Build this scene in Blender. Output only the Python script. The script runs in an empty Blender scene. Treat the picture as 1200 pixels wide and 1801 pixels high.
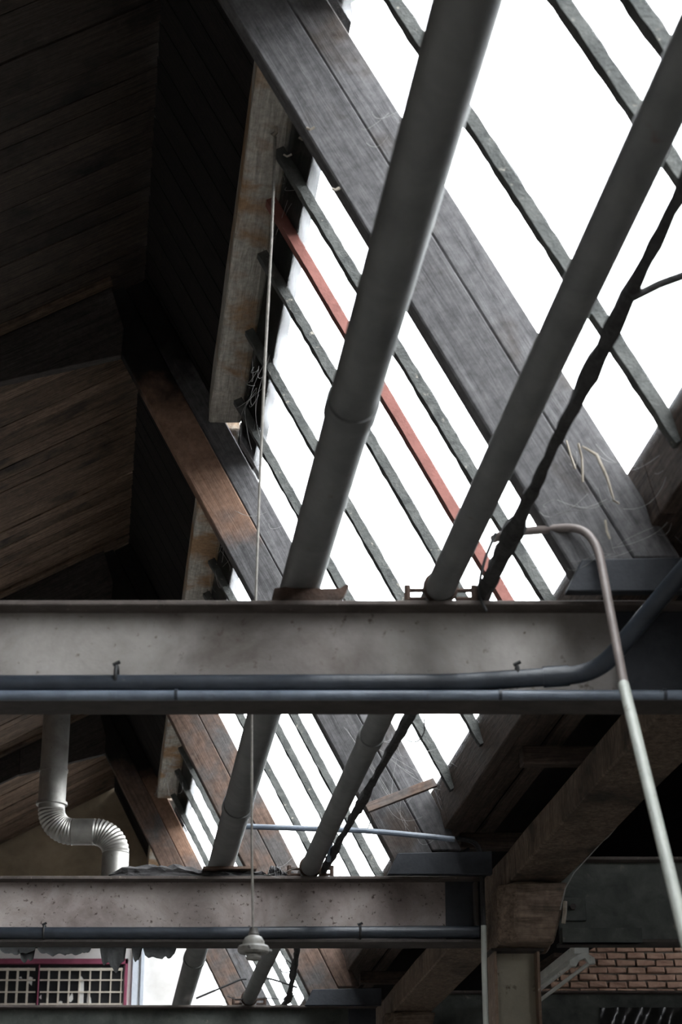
import bpy, bmesh, math, random
from mathutils import Vector, Matrix

random.seed(7)
SC = bpy.context.scene
COL = SC.collection

# ---------------------------------------------------------------- camera, sky, exposure
F = 3502.0                                   # focal length in pixels of the 1200x1801 frame
TH = math.atan((2395 - 900.5) / F)           # upward pitch
K = 460 * math.cos(TH) / F                   # the tie beams cross the hall at a slight skew
H = 1.6                                      # eye height above the floor

cam_d = bpy.data.cameras.new('camera')
cam = bpy.data.objects.new('camera', cam_d)
COL.objects.link(cam)
cam.location = (0, 0, H)
cam.rotation_euler = (math.pi / 2 + TH, 0, 0)
cam_d.sensor_fit = 'VERTICAL'
cam_d.sensor_height = 36.0
cam_d.sensor_width = 24.0
cam_d.lens = 36.0 * F / 1801
cam_d.dof.use_dof = True
cam_d.dof.focus_distance = 12.0
cam_d.dof.aperture_fstop = 4.5
cam_d.clip_end = 300
SC.camera = cam

world = bpy.data.worlds.new('overcast_sky')
SC.world = world
world.use_nodes = True
bg = world.node_tree.nodes['Background']
bg.inputs['Color'].default_value = (0.94, 0.965, 1.0, 1)
bg.inputs['Strength'].default_value = 7.0

SC.view_settings.view_transform = 'Standard'
SC.view_settings.look = 'None'
SC.view_settings.gamma = 1
SC.view_settings.use_curve_mapping = False
SC.view_settings.exposure = 0.9


# ---------------------------------------------------------------- helpers
def W(u, y, z):
    """section coordinate u (runs with the ridge), depth y, height z above the eye -> world"""
    return Vector((u - K * y, y, z + H))


def tag(o, label=None, cat=None, group=None, kind=None):
    if label: o['label'] = label
    if cat: o['category'] = cat
    if group: o['group'] = group
    if kind: o['kind'] = kind
    return o


def place(o, M, parent):
    if parent is None:
        o.matrix_world = M
    else:
        o.parent = parent
        base = ABS.get(parent.name, Matrix.Identity(4))
        o.matrix_local = base.inverted() @ M
    ABS[o.name] = M


ABS = {}


def empty(name, loc, label=None, cat=None, group=None, kind=None):
    o = bpy.data.objects.new(name, None)
    o.empty_display_size = .1
    COL.objects.link(o)
    place(o, Matrix.Translation(loc), None)
    return tag(o, label, cat, group, kind)


def new(name, me, M, mat, parent=None):
    o = bpy.data.objects.new(name, me)
    COL.objects.link(o)
    if mat is not None and not me.materials:
        me.materials.append(mat)
    place(o, M, parent)
    return o


def frame(origin, xdir=None, zhint=None):
    if xdir is None:
        return Matrix.Translation(origin)
    x = Vector(xdir).normalized()
    zh = Vector(zhint) if zhint is not None else Vector((0, 0, 1))
    if abs(x.dot(zh.normalized())) > .98:
        zh = Vector((0, 1, 0))
    y = zh.cross(x).normalized()
    z = x.cross(y)
    M = Matrix((x, y, z)).transposed().to_4x4()
    M.translation = origin
    return M


def mesh_from_bm(bm, name, smooth=False):
    bmesh.ops.recalc_face_normals(bm, faces=bm.faces[:])
    me = bpy.data.meshes.new(name)
    bm.to_mesh(me)
    bm.free()
    if smooth:
        for p in me.polygons: p.use_smooth = True
    return me


def mk(name, verts, faces, mat, parent=None, xdir=None, smooth=False, bevel=0.0, origin=None, subdiv=0, jit=0.0):
    """mesh given in world coordinates; gets its own origin and, if xdir is given, its grain along local x"""
    verts = [Vector(v) for v in verts]
    if origin is None:
        lo = Vector((min(v.x for v in verts), min(v.y for v in verts), min(v.z for v in verts)))
        hi = Vector((max(v.x for v in verts), max(v.y for v in verts), max(v.z for v in verts)))
        origin = Vector(((lo.x + hi.x) / 2, (lo.y + hi.y) / 2, lo.z))
    M = frame(origin, xdir)
    Mi = M.inverted()
    bm = bmesh.new()
    bv = [bm.verts.new(Mi @ v) for v in verts]
    for f in faces:
        try: bm.faces.new([bv[i] for i in f])
        except ValueError: pass
    if bevel:
        bmesh.ops.recalc_face_normals(bm, faces=bm.faces[:])
        bmesh.ops.bevel(bm, geom=[e for e in bm.edges], offset=bevel, segments=1, affect='EDGES', clamp_overlap=True)
    if subdiv:
        for _ in range(subdiv):
            es = [e for e in bm.edges if e.calc_length() > .12]
            bmesh.ops.subdivide_edges(bm, edges=es, cuts=1, use_grid_fill=True)
    if jit:
        for v in bm.verts:
            v.co += Vector((random.uniform(-jit, jit), random.uniform(-jit, jit), random.uniform(-jit, jit)))
    return new(name, mesh_from_bm(bm, name, smooth), M, mat, parent)


BOXF = [(0, 1, 2, 3), (4, 5, 6, 7), (0, 1, 5, 4), (1, 2, 6, 5), (2, 3, 7, 6), (3, 0, 4, 7)]


def prism(name, poly, y0, y1, mat, parent=None, xdir=None, bevel=0.0, subdiv=0, jit=0.0):
    """polygon of (u, z) extruded along the hall from y0 to y1"""
    n = len(poly)
    vs = [W(u, y0, z) for u, z in poly] + [W(u, y1, z) for u, z in poly]
    fs = [tuple(range(n)), tuple(range(n, 2 * n))] + [(i, (i + 1) % n, n + (i + 1) % n, n + i) for i in range(n)]
    return mk(name, vs, fs, mat, parent, xdir, bevel=bevel, subdiv=subdiv, jit=jit)


def ubox(name, u0, u1, y0, y1, z0, z1, mat, parent=None, xdir=None, bevel=0.0, subdiv=0, jit=0.0):
    return prism(name, [(u0, z0), (u1, z0), (u1, z1), (u0, z1)], y0, y1, mat, parent, xdir, bevel, subdiv, jit)


_cache = {}


def stick(name, p0, p1, zhint, w, h, mat, parent=None, var=0, bevel=0.0, segs=1, jit=0.0):
    """box running from p0 to p1 (w across, h along zhint); alike sticks share mesh data"""
    p0, p1 = Vector(p0), Vector(p1)
    L = (p1 - p0).length
    key = (name, round(L, 3), round(w, 4), round(h, 4), mat.name, var, bevel, segs, jit)
    if key not in _cache:
        rr = random.Random(hash(str(key)) % 10000)
        bm = bmesh.new()
        rings = []
        for i in range(segs + 1):
            x = L * i / segs
            ring = []
            for a, b in ((-1, -1), (1, -1), (1, 1), (-1, 1)):
                ring.append(bm.verts.new((x, a * w / 2 + rr.uniform(-jit, jit), b * h / 2 + rr.uniform(-jit, jit))))
            rings.append(ring)
        bm.faces.new(rings[0]); bm.faces.new(rings[-1])
        for i in range(segs):
            for j in range(4):
                bm.faces.new((rings[i][j], rings[i][(j + 1) % 4], rings[i + 1][(j + 1) % 4], rings[i + 1][j]))
        if bevel:
            bmesh.ops.recalc_face_normals(bm, faces=bm.faces[:])
            bmesh.ops.bevel(bm, geom=bm.edges[:], offset=bevel, segments=1, affect='EDGES', clamp_overlap=True)
        _cache[key] = mesh_from_bm(bm, name)
    return new(name, _cache[key], frame(p0, p1 - p0, zhint), mat, parent)


def tube_geo(pts, r, seg=12, closed_ends=True, rfun=None):
    pts = [Vector(p) for p in pts]
    n = len(pts)
    vs, fs = [], []
    t0 = (pts[1] - pts[0]).normalized()
    ref = Vector((0, 0, 1)) if abs(t0.z) < .9 else Vector((1, 0, 0))
    a = t0.cross(ref).normalized()
    for i in range(n):
        if i == 0: t = pts[1] - pts[0]
        elif i == n - 1: t = pts[-1] - pts[-2]
        else: t = (pts[i + 1] - pts[i]).normalized() + (pts[i] - pts[i - 1]).normalized()
        t.normalize()
        a = (a - t * a.dot(t)).normalized()
        b = t.cross(a)
        ri = r if rfun is None else rfun(i, n)
        for j in range(seg):
            q = 2 * math.pi * j / seg
            rj = ri[j % len(ri)] if isinstance(ri, (list, tuple)) else ri
            vs.append(pts[i] + a * (rj * math.cos(q)) + b * (rj * math.sin(q)))
    for i in range(n - 1):
        for j in range(seg):
            fs.append((i * seg + j, i * seg + (j + 1) % seg, (i + 1) * seg + (j + 1) % seg, (i + 1) * seg + j))
    if closed_ends:
        fs.append(tuple(range(seg)))
        fs.append(tuple(range((n - 1) * seg, n * seg)))
    return vs, fs


def smooth_angle(o, ang=.6):
    for p in o.data.polygons: p.use_smooth = True
    try:
        o.data.set_sharp_from_angle(angle=ang)
    except Exception:
        pass
    return o


def tube(name, pts, r, mat, parent=None, seg=12, xdir=None, rfun=None):
    vs, fs = tube_geo(pts, r, seg, True, rfun)
    return smooth_angle(mk(name, vs, fs, mat, parent, xdir, origin=Vector(pts[0])))


def tubes(name, lists, r, mat, parent=None, seg=4):
    """several strands of one and the same thing in one mesh"""
    V, Fc = [], []
    for pts in lists:
        vs, fs = tube_geo(pts, r, seg)
        o = len(V)
        V += vs
        Fc += [tuple(i + o for i in f) for f in fs]
    return smooth_angle(mk(name, V, Fc, mat, parent))


def bez(p0, p1, p2, n=10):
    p0, p1, p2 = Vector(p0), Vector(p1), Vector(p2)
    return [p0 * (1 - t) ** 2 + p1 * 2 * t * (1 - t) + p2 * t * t for t in [i / n for i in range(n + 1)]]


def arc_path(pts, rad, n=8):
    """polyline with rounded corners"""
    pts = [Vector(p) for p in pts]
    out = [pts[0]]
    for i in range(1, len(pts) - 1):
        a, b, c = pts[i - 1], pts[i], pts[i + 1]
        d1 = min(rad, (a - b).length * .49); d2 = min(rad, (c - b).length * .49)
        s = b + (a - b).normalized() * d1
        e = b + (c - b).normalized() * d2
        out += bez(s, b, e, n)
    out.append(pts[-1])
    return out


def lathe(name, prof, origin, mat, parent=None, seg=24):
    vs, fs = [], []
    n = len(prof)
    for r, z in prof:
        for j in range(seg):
            q = 2 * math.pi * j / seg
            vs.append(Vector(origin) + Vector((r * math.cos(q), r * math.sin(q), z)))
    for i in range(n - 1):
        for j in range(seg):
            fs.append((i * seg + j, i * seg + (j + 1) % seg, (i + 1) * seg + (j + 1) % seg, (i + 1) * seg + j))
    fs.append(tuple(range(seg))); fs.append(tuple(range((n - 1) * seg, n * seg)))
    return smooth_angle(mk(name, vs, fs, mat, parent, origin=Vector(origin)))


# ---------------------------------------------------------------- materials
def mat_base(name, rough=.8, metal=0.0, spec=.3):
    m = bpy.data.materials.new(name)
    m.use_nodes = True
    b = m.node_tree.nodes['Principled BSDF']
    b.inputs['Roughness'].default_value = rough
    b.inputs['Metallic'].default_value = metal
    b.inputs['Specular IOR Level'].default_value = spec
    return m, m.node_tree, b


def obj_coords(nt, scale=(1, 1, 1)):
    tc = nt.nodes.new('ShaderNodeTexCoord')
    oi = nt.nodes.new('ShaderNodeObjectInfo')
    mul = nt.nodes.new('ShaderNodeMath'); mul.operation = 'MULTIPLY'; mul.inputs[1].default_value = 37.0
    nt.links.new(oi.outputs['Random'], mul.inputs[0])
    add = nt.nodes.new('ShaderNodeVectorMath'); add.operation = 'ADD'
    nt.links.new(tc.outputs['Object'], add.inputs[0])
    nt.links.new(mul.outputs[0], add.inputs[1])
    mp = nt.nodes.new('ShaderNodeMapping')
    mp.inputs['Scale'].default_value = scale
    nt.links.new(add.outputs[0], mp.inputs['Vector'])
    return mp.outputs[0], add.outputs[0], oi


def noise(nt, vec, scale, detail=5, rough=.6, dist=0.0):
    n = nt.nodes.new('ShaderNodeTexNoise')
    n.inputs['Scale'].default_value = scale
    n.inputs['Detail'].default_value = detail
    n.inputs['Roughness'].default_value = rough
    n.inputs['Distortion'].default_value = dist
    nt.links.new(vec, n.inputs['Vector'])
    return n.outputs['Fac']


def ramp(nt, fac, stops):
    r = nt.nodes.new('ShaderNodeValToRGB')
    el = r.color_ramp.elements
    while len(el) < len(stops): el.new(.5)
    for e, (p, c) in zip(el, stops):
        e.position = p
        e.color = (c[0], c[1], c[2], 1) if isinstance(c, (tuple, list)) else (c, c, c, 1)
    nt.links.new(fac, r.inputs['Fac'])
    return r.outputs['Color']


def mix(nt, fac, a, b, mode='MIX'):
    m = nt.nodes.new('ShaderNodeMix'); m.data_type = 'RGBA'; m.blend_type = mode
    for sock, v in ((m.inputs[0], fac), (m.inputs[6], a), (m.inputs[7], b)):
        if hasattr(v, 'is_linked') or hasattr(v, 'links'):
            nt.links.new(v, sock)
        elif isinstance(v, (tuple, list)):
            sock.default_value = (v[0], v[1], v[2], 1)
        else:
            sock.default_value = v
    return m.outputs[2]


def bump(nt, b, h, strength=.4, dist=.01):
    bp = nt.nodes.new('ShaderNodeBump')
    bp.inputs['Strength'].default_value = strength
    bp.inputs['Distance'].default_value = dist
    nt.links.new(h, bp.inputs['Height'])
    nt.links.new(bp.outputs['Normal'], b.inputs['Normal'])


def wood(name, dark, light, patch=None, patch_lo=.45, patch_hi=.6, rough=.8, grain=14, vary=.35, bs=.5, dark_top=None, stain=None):
    m, nt, b = mat_base(name, rough, 0, .15)
    gv, ov, oi = obj_coords(nt, (.5, 7, 7))
    g = noise(nt, gv, grain * .55, 6, .65, .6)
    col = ramp(nt, g, [(.3, dark), (.72, light)])
    if patch is not None:
        pn = noise(nt, ov, 2.2, 4, .6, .3)
        pm = ramp(nt, pn, [(patch_lo, 0.0), (patch_hi, 1.0)])
        col = mix(nt, pm, col, patch)
    if dark_top is not None or stain is not None:
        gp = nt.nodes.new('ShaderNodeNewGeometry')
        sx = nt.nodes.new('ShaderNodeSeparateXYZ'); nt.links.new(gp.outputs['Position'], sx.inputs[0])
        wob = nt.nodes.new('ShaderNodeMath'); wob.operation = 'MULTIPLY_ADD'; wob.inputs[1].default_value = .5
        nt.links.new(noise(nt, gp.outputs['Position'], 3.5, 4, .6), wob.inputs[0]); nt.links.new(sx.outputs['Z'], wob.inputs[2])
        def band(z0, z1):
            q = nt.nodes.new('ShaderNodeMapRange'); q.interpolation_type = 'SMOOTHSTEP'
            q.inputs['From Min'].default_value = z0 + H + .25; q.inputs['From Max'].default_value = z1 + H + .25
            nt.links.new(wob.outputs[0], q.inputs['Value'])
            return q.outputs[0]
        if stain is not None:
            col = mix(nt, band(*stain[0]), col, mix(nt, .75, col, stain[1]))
        if dark_top is not None:
            col = mix(nt, band(*dark_top), col, (.012, .011, .01))  # blends to near-black with height, towards the ridge
    dn = noise(nt, ov, 24, 6, .7)
    dm = ramp(nt, dn, [(.35, .55), (.62, 1.0)])
    col = mix(nt, .8, col, dm, 'MULTIPLY')
    vr = ramp(nt, oi.outputs['Random'], [(0.0, 1 - vary), (1.0, 1.0)])
    col = mix(nt, 1.0, col, vr, 'MULTIPLY')
    nt.links.new(col, b.inputs['Base Color'])
    bump(nt, b, g, bs, .012)
    return m


def mottled(name, a, c, scale=6, spots=None, spot_scale=30, spot_lo=.62, rough=.7, metal=0.0, spec=.3, bs=.25, stretch=(1, 1, 1), bd=.006):
    m, nt, b = mat_base(name, rough, metal, spec)
    gv, ov, oi = obj_coords(nt, stretch)
    n1 = noise(nt, gv, scale, 7, .65, .4)
    col = ramp(nt, n1, [(.3, a), (.7, c)])
    if spots is not None:
        n2 = noise(nt, ov, spot_scale, 5, .6)
        col = mix(nt, ramp(nt, n2, [(spot_lo, 0.0), (spot_lo + .1, 1.0)]), col, spots)
    nt.links.new(col, b.inputs['Base Color'])
    n3 = noise(nt, ov, 45, 4, .6)
    bump(nt, b, n3, bs, bd)
    return m


M = {}
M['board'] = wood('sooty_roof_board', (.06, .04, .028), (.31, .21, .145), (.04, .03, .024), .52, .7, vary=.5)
M['board_dark'] = wood('darker_roof_board', (.025, .019, .016), (.085, .064, .05), (.016, .014, .013), .5, .7, vary=.4)
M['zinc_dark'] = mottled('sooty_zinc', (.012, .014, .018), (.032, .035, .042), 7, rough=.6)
M['deck_black'] = mottled('black_roof_deck', (.003, .003, .003), (.007, .006, .006), 4, rough=.95, spec=0.0)
M['board_black'] = wood('black_sooty_board', (.008, .007, .007), (.028, .024, .022), rough=.85, vary=.4)
M['deck'] = mottled('dark_roof_deck', (.01, .009, .008), (.02, .018, .016), 4, rough=.95, spec=0.0)
M['rafter_grey'] = wood('weathered_grey_rafter', (.1, .097, .1), (.2, .194, .197), (.085, .07, .06), .55, .7, vary=.2, grain=9, dark_top=(5.35, 5.8))
M['rafter_mix'] = wood('half_brown_rafter', (.07, .068, .07), (.17, .165, .165), (.1, .08, .07), .58, .7, vary=.2, grain=9, dark_top=(5.3, 5.6), stain=((4.45, 4.7), (.34, .19, .12)))
M['rafter_brown'] = wood('red_brown_rafter', (.075, .05, .038), (.2, .135, .105), (.1, .092, .088), .46, .6, vary=.2, grain=9, dark_top=(5.35, 5.75))
M['rafter_dark'] = wood('dark_rafter', (.02, .017, .015), (.06, .05, .045), vary=.2)
M['purlin'] = wood('dusty_purlin', (.34, .31, .27), (.72, .67, .59), (.4, .25, .14), .46, .6, vary=.2, bs=.8)
M['gutter_beam'] = wood('old_gutter_timber', (.09, .067, .05), (.3, .22, .165), (.06, .048, .04), .5, .68, grain=10, vary=.2)
M['gutter_board'] = wood('sooty_gutter_board', (.05, .037, .03), (.15, .11, .09), vary=.3)
M['char'] = wood('charred_wood', (.03, .029, .03), (.12, .115, .115), rough=.75, bs=1.0, vary=.1)
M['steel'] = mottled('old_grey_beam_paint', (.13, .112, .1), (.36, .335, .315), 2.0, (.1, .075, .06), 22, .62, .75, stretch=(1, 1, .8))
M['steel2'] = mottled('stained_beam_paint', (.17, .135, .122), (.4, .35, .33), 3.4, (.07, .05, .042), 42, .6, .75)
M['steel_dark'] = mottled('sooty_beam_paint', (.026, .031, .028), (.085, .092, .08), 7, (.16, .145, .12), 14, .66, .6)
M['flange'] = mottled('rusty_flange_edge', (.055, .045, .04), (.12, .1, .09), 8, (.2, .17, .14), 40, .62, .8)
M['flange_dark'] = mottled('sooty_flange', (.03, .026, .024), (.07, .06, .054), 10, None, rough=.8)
M['pipe_grey'] = mottled('grey_pipe_paint', (.095, .098, .096), (.165, .165, .16), 5, (.1, .075, .06), 12, .66, .55, spec=.4)
M['pipe_blue'] = mottled('blue_black_pipe', (.012, .016, .022), (.03, .037, .048), 9, (.07, .07, .07), 30, .68, .38, spec=.5)
M['pipe_lightblue'] = mottled('worn_blue_pipe', (.07, .085, .11), (.15, .18, .22), 9, (.06, .06, .06), 30, .64, .4, spec=.5)
M['lagging'] = mottled('black_lagging', (.018, .018, .018), (.06, .057, .055), 12, rough=.85, bs=1.0, bd=.02)
M['bar'] = mottled('mossy_glazing_bar', (.028, .031, .03), (.1, .102, .095), 9, (.26, .24, .2), 30, .64, .8, bs=.8, bd=.01)
M['bar_red'] = mottled('red_lead_glazing_bar', (.13, .045, .035), (.22, .085, .068), 7, (.3, .24, .2), 30, .7, .7, bs=.4)
M['rust'] = mottled('rusty_iron', (.02, .014, .011), (.07, .042, .03), 16, rough=.85, bs=.8)
M['galv'] = mottled('galvanised_duct', (.27, .26, .24), (.42, .405, .375), 7, (.16, .14, .12), 22, .66, .42, .8, .5, bs=.1)
M['plaster'] = mottled('smoke_stained_plaster', (.075, .06, .043), (.16, .13, .095), 2.5, (.05, .04, .032), 5, .6, .9)
M['white_wall'] = mottled('white_wall_paint', (.5, .49, .47), (.66, .65, .63), 3, (.38, .34, .3), 7, .66, .85)
M['purple'] = mottled('plum_window_paint', (.17, .035, .065), (.24, .06, .1), 8, rough=.6)
M['cream'] = mottled('cream_mesh_paint', (.42, .37, .3), (.58, .53, .45), 14, (.25, .16, .1), 40, .64, .6)
M['black_void'] = mottled('dark_pane', (.006, .006, .007), (.014, .014, .016), 4, rough=.4)
M['palejamb'] = mottled('pale_blue_jamb', (.42, .45, .5), (.54, .57, .62), 6, rough=.7)
M['brick'] = mottled('old_brick', (.12, .065, .045), (.22, .14, .1), 7, (.28, .22, .17), 20, .64, .9, bs=.8)
M['mortar'] = mottled('dark_mortar', (.07, .058, .048), (.13, .11, .09), 12, rough=.95, bs=.8)
M['concrete'] = mottled('concrete_floor', (.14, .135, .125), (.22, .21, .195), 1.2, (.1, .095, .09), 6, .6, .8)
M['wall_dull'] = mottled('dull_painted_wall', (.14, .13, .12), (.22, .205, .19), .9, (.1, .09, .08), 3, .6, .9)
M['column'] = mottled('cream_column_paint', (.2, .18, .135), (.29, .26, .2), 4, (.11, .08, .055), 16, .6, .65)
M['column_edge'] = mottled('rusty_column_edge', (.13, .085, .06), (.24, .17, .12), 12, (.34, .3, .25), 30, .62, .7)
M['pvc'] = mottled('grey_plastic_conduit', (.3, .31, .28), (.4, .41, .37), 5, (.18, .15, .12), 30, .66, .5, spec=.5)
M['pole_paint'] = mottled('pale_green_pole_paint', (.36, .38, .34), (.5, .52, .47), 6, (.2, .17, .13), 24, .64, .45, spec=.5)
M['pole_brown'] = mottled('brown_pole_metal', (.13, .105, .095), (.22, .185, .17), 8, rough=.5, spec=.5)
M['cable'] = mottled('dusty_cable', (.15, .14, .125), (.3, .28, .25), 30, rough=.8)
M['cable_black'] = mottled('black_cable', (.012, .012, .013), (.03, .03, .03), 30, rough=.6)
M['porcelain'] = mottled('dusty_porcelain', (.16, .155, .14), (.3, .29, .265), 14, (.1, .09, .08), 40, .6, .4, spec=.5)
M['holder_dark'] = mottled('dark_bakelite', (.05, .048, .046), (.12, .11, .1), 20, rough=.5, spec=.5)
M['enamel'] = mottled('white_lamp_enamel', (.5, .5, .47), (.66, .66, .62), 8, (.2, .18, .14), 26, .62, .5)
M['flake'] = mottled('peeling_black_paint', (.016, .016, .016), (.045, .046, .045), 16, (.2, .22, .21), 14, .72, .8)
M['tar'] = mottled('black_plastic_film', (.012, .012, .012), (.03, .03, .029), 3, rough=.25, spec=.6)
M['web'] = mottled('dusty_cobweb', (.22, .215, .205), (.36, .355, .345), 20, rough=1.0)
M['debris'] = mottled('pale_debris', (.2, .17, .13), (.36, .32, .27), 20, rough=.9)

m = bpy.data.materials.new('dirty_glass')
m.use_nodes = True
nt = m.node_tree
for n in list(nt.nodes): nt.nodes.remove(n)
out = nt.nodes.new('ShaderNodeOutputMaterial')
tr = nt.nodes.new('ShaderNodeBsdfTransparent')
tr.inputs['Color'].default_value = (.97, .98, .98, 1)
df = nt.nodes.new('ShaderNodeBsdfTranslucent')
df.inputs['Color'].default_value = (.75, .76, .77, 1)
gl = nt.nodes.new('ShaderNodeBsdfGlossy')
gl.inputs['Roughness'].default_value = .08
ms1 = nt.nodes.new('ShaderNodeMixShader'); ms2 = nt.nodes.new('ShaderNodeMixShader')
gv, ov, oi = obj_coords(nt)
dirt = noise(nt, ov, 3.0, 5, .6)
mr = nt.nodes.new('ShaderNodeMapRange')
mr.inputs['From Min'].default_value = .35; mr.inputs['From Max'].default_value = .75
mr.inputs['To Min'].default_value = .03; mr.inputs['To Max'].default_value = .22
nt.links.new(dirt, mr.inputs['Value'])
nt.links.new(mr.outputs[0], ms1.inputs[0])
nt.links.new(tr.outputs[0], ms1.inputs[1]); nt.links.new(df.outputs[0], ms1.inputs[2])
ms2.inputs[0].default_value = .04
nt.links.new(ms1.outputs[0], ms2.inputs[1]); nt.links.new(gl.outputs[0], ms2.inputs[2])
nt.links.new(ms2.outputs[0], out.inputs['Surface'])
M['glass'] = m

# ---------------------------------------------------------------- the cross-section of the saw-tooth roof
S = 4.385                                    # bay length
YB = lambda n: 6.66 + (n - 1) * S            # near edge of tie beam n
YA = lambda n: 6.54 + (n - 1) * S            # near face of truss n
SL = 1.92                                    # slope of the glazed side
L0 = lambda z: -.03 + (5.72 - z) / SL        # underside of the rafters
L1 = lambda z: L0(z) + .24
L2 = lambda z: L0(z) + .41
GL = lambda z: L0(z) + .44                   # glass
SLL = .52
LS = lambda u: 6.25 + SLL * u                # underside of the boarding on the blind slope
RU, RZ = .085, 6.295                         # ridge
Y0, Y1 = -7.0, 23.2                          # hall ends
P = 8.55                                     # saw-tooth period
GU = 2.25                                    # valley gutter
sdir = Vector((1, 0, -SL)).normalized()      # down the glazing
ldir = Vector((1, 0, SLL)).normalized()      # up the blind slope
DD = Vector((-K, 1, 0))                      # along the hall
NG = sdir.cross(DD)                          # normals of the two roof planes
NL = ldir.cross(DD)

# ---------------------------------------------------------------- setting: floor, walls, roof planes
tag(mk('floor', [W(-15, Y0, -1.6), W(13, Y0, -1.6), W(13, Y1, -1.6), W(-15, Y1, -1.6)] +
       [W(-15, Y0, -1.75), W(13, Y0, -1.75), W(13, Y1, -1.75), W(-15, Y1, -1.75)], BOXF, M['concrete']),
    'grey concrete floor of the hall', kind='structure')

ULOW = GU - P + .35                          # foot of the blind slope
# gable polygon, one convex slice per saw-tooth slope
def gable(name, y0, y1, mat, label):
    root = None
    vs, fs = [], []
    prof_full = [(-15, 4.6)]
    for j in (-1, 0, 1):
        d = -.4 if j == 1 else 0
        us = j * P + ULOW
        if us > -15: prof_full.append((us, LS(ULOW) + .06 + d))
        prof_full += [(j * P + RU, RZ + .05 + d), (j * P + 1.95, 2.8)]
    prof_full += [(13, 2.8)]
    for i in range(len(prof_full) - 1):
        (ua, za), (ub, zb) = prof_full[i], prof_full[i + 1]
        b = len(vs)
        for y in (y0, y1):
            vs += [W(ua, y, -1.6), W(ub, y, -1.6), W(ub, y, zb), W(ua, y, za)]
        fs += [tuple(b + q for q in f) for f in BOXF]
    return tag(mk(name, vs, fs, mat), label, kind='structure')

m, nt, b = mat_base('end_wall_paint', .9)
tc = nt.nodes.new('ShaderNodeNewGeometry')
sep = nt.nodes.new('ShaderNodeSeparateXYZ'); nt.links.new(tc.outputs['Position'], sep.inputs[0])
nz = noise(nt, tc.outputs['Position'], 2.2, 6, .6, .3)
up = ramp(nt, nz, [(.3, (.2, .155, .105)), (.7, (.4, .325, .225))])
lo = ramp(nt, nz, [(.3, (.5, .48, .455)), (.65, (.68, .66, .64))])
cmpz = nt.nodes.new('ShaderNodeMath'); cmpz.operation = 'GREATER_THAN'; cmpz.inputs[1].default_value = 4.75 + H
nt.links.new(sep.outputs['Z'], cmpz.inputs[0])
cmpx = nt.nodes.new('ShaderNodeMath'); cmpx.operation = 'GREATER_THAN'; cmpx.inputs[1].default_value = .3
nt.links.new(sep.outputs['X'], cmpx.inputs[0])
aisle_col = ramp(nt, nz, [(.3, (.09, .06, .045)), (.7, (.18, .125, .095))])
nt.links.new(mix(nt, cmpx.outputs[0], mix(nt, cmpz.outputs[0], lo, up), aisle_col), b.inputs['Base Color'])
bump(nt, b, nz, .3, .01)
M['end_wall'] = m
wall_far = gable('wall_far', Y1, Y1 + .25, M['end_wall'], 'far gable wall, white paint below and smoke-stained plaster above')
gable('wall_near', Y0 - .25, Y0, M['wall_dull'], 'gable wall behind the viewer')
for nm, ua, ub, zt in (('wall_left', -15.2, -15, 4.6), ('wall_right', 13, 13.2, 2.8)):
    tag(ubox(nm, ua, ub, Y0, Y1, -1.6, zt, M['wall_dull']), nm.replace('wall_', '') + ' side wall of the hall', kind='structure')

# main blind slope: deck above, one board after the other below
deck = tag(prism('ceiling', [(ULOW - .1, LS(ULOW - .1) + .035), (RU + .06, LS(RU + .06) + .035), (RU + .06, LS(RU + .06) + .1), (ULOW - .1, LS(ULOW - .1) + .1)],
                 Y0, Y1, M['deck']), 'blind slope of the saw-tooth roof lined with sooty boards', kind='structure')
y = Y0
i = 0
while y < Y1 - .05:
    wv = random.choice((.15, .19, .22, .17))
    if y + wv > Y1: wv = Y1 - y
    lift = random.uniform(0, .012)
    a = W(ULOW, y + wv / 2, LS(ULOW) + .017 + lift)
    e = W(RU, y + wv / 2, LS(RU) + .017 + lift)
    stick('plank', a, e, NL, round(wv - .008, 3), .03, M['board'] if y > YA(2) else M['board_dark'], deck, var=i % 4)  # bays before the second truss get a darker board tone
    y += wv
    i += 1

# cover battens where the lining stops against the trusses
for n in (1, 2, 3, 4):
    yb_ = YA(n) - .11
    stick('cover_batten', W(ULOW, yb_, LS(ULOW) - .012), W(-.12, yb_, LS(-.12) - .012), NL, .1, .025, M['board'], deck, bevel=.003)

# boarded strip between the ridge and the glazing head
zt, zb = RZ, 5.42
rdeck = tag(prism('ceiling', [(L2(zt) + .05, zt + .03), (L2(zb) + .05, zb), (L2(zb) + .11, zb + .03), (L2(zt) + .11, zt + .06)],
                  Y0, Y1, M['deck']), 'black boarded strip below the ridge above the skylights', kind='structure')
y = Y0
i = 0
while y < Y1 - .05:
    wv = min(random.choice((.24, .3, .27)), Y1 - y)
    a = W(L2(zt) + .02, y + wv / 2, zt)
    e = W(L2(zb) + .02, y + wv / 2, zb)
    stick('plank', a, e, NG, round(wv - .01, 3), .03, M['board_black'], rdeck, var=i % 3)
    y += wv
    i += 1

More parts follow.
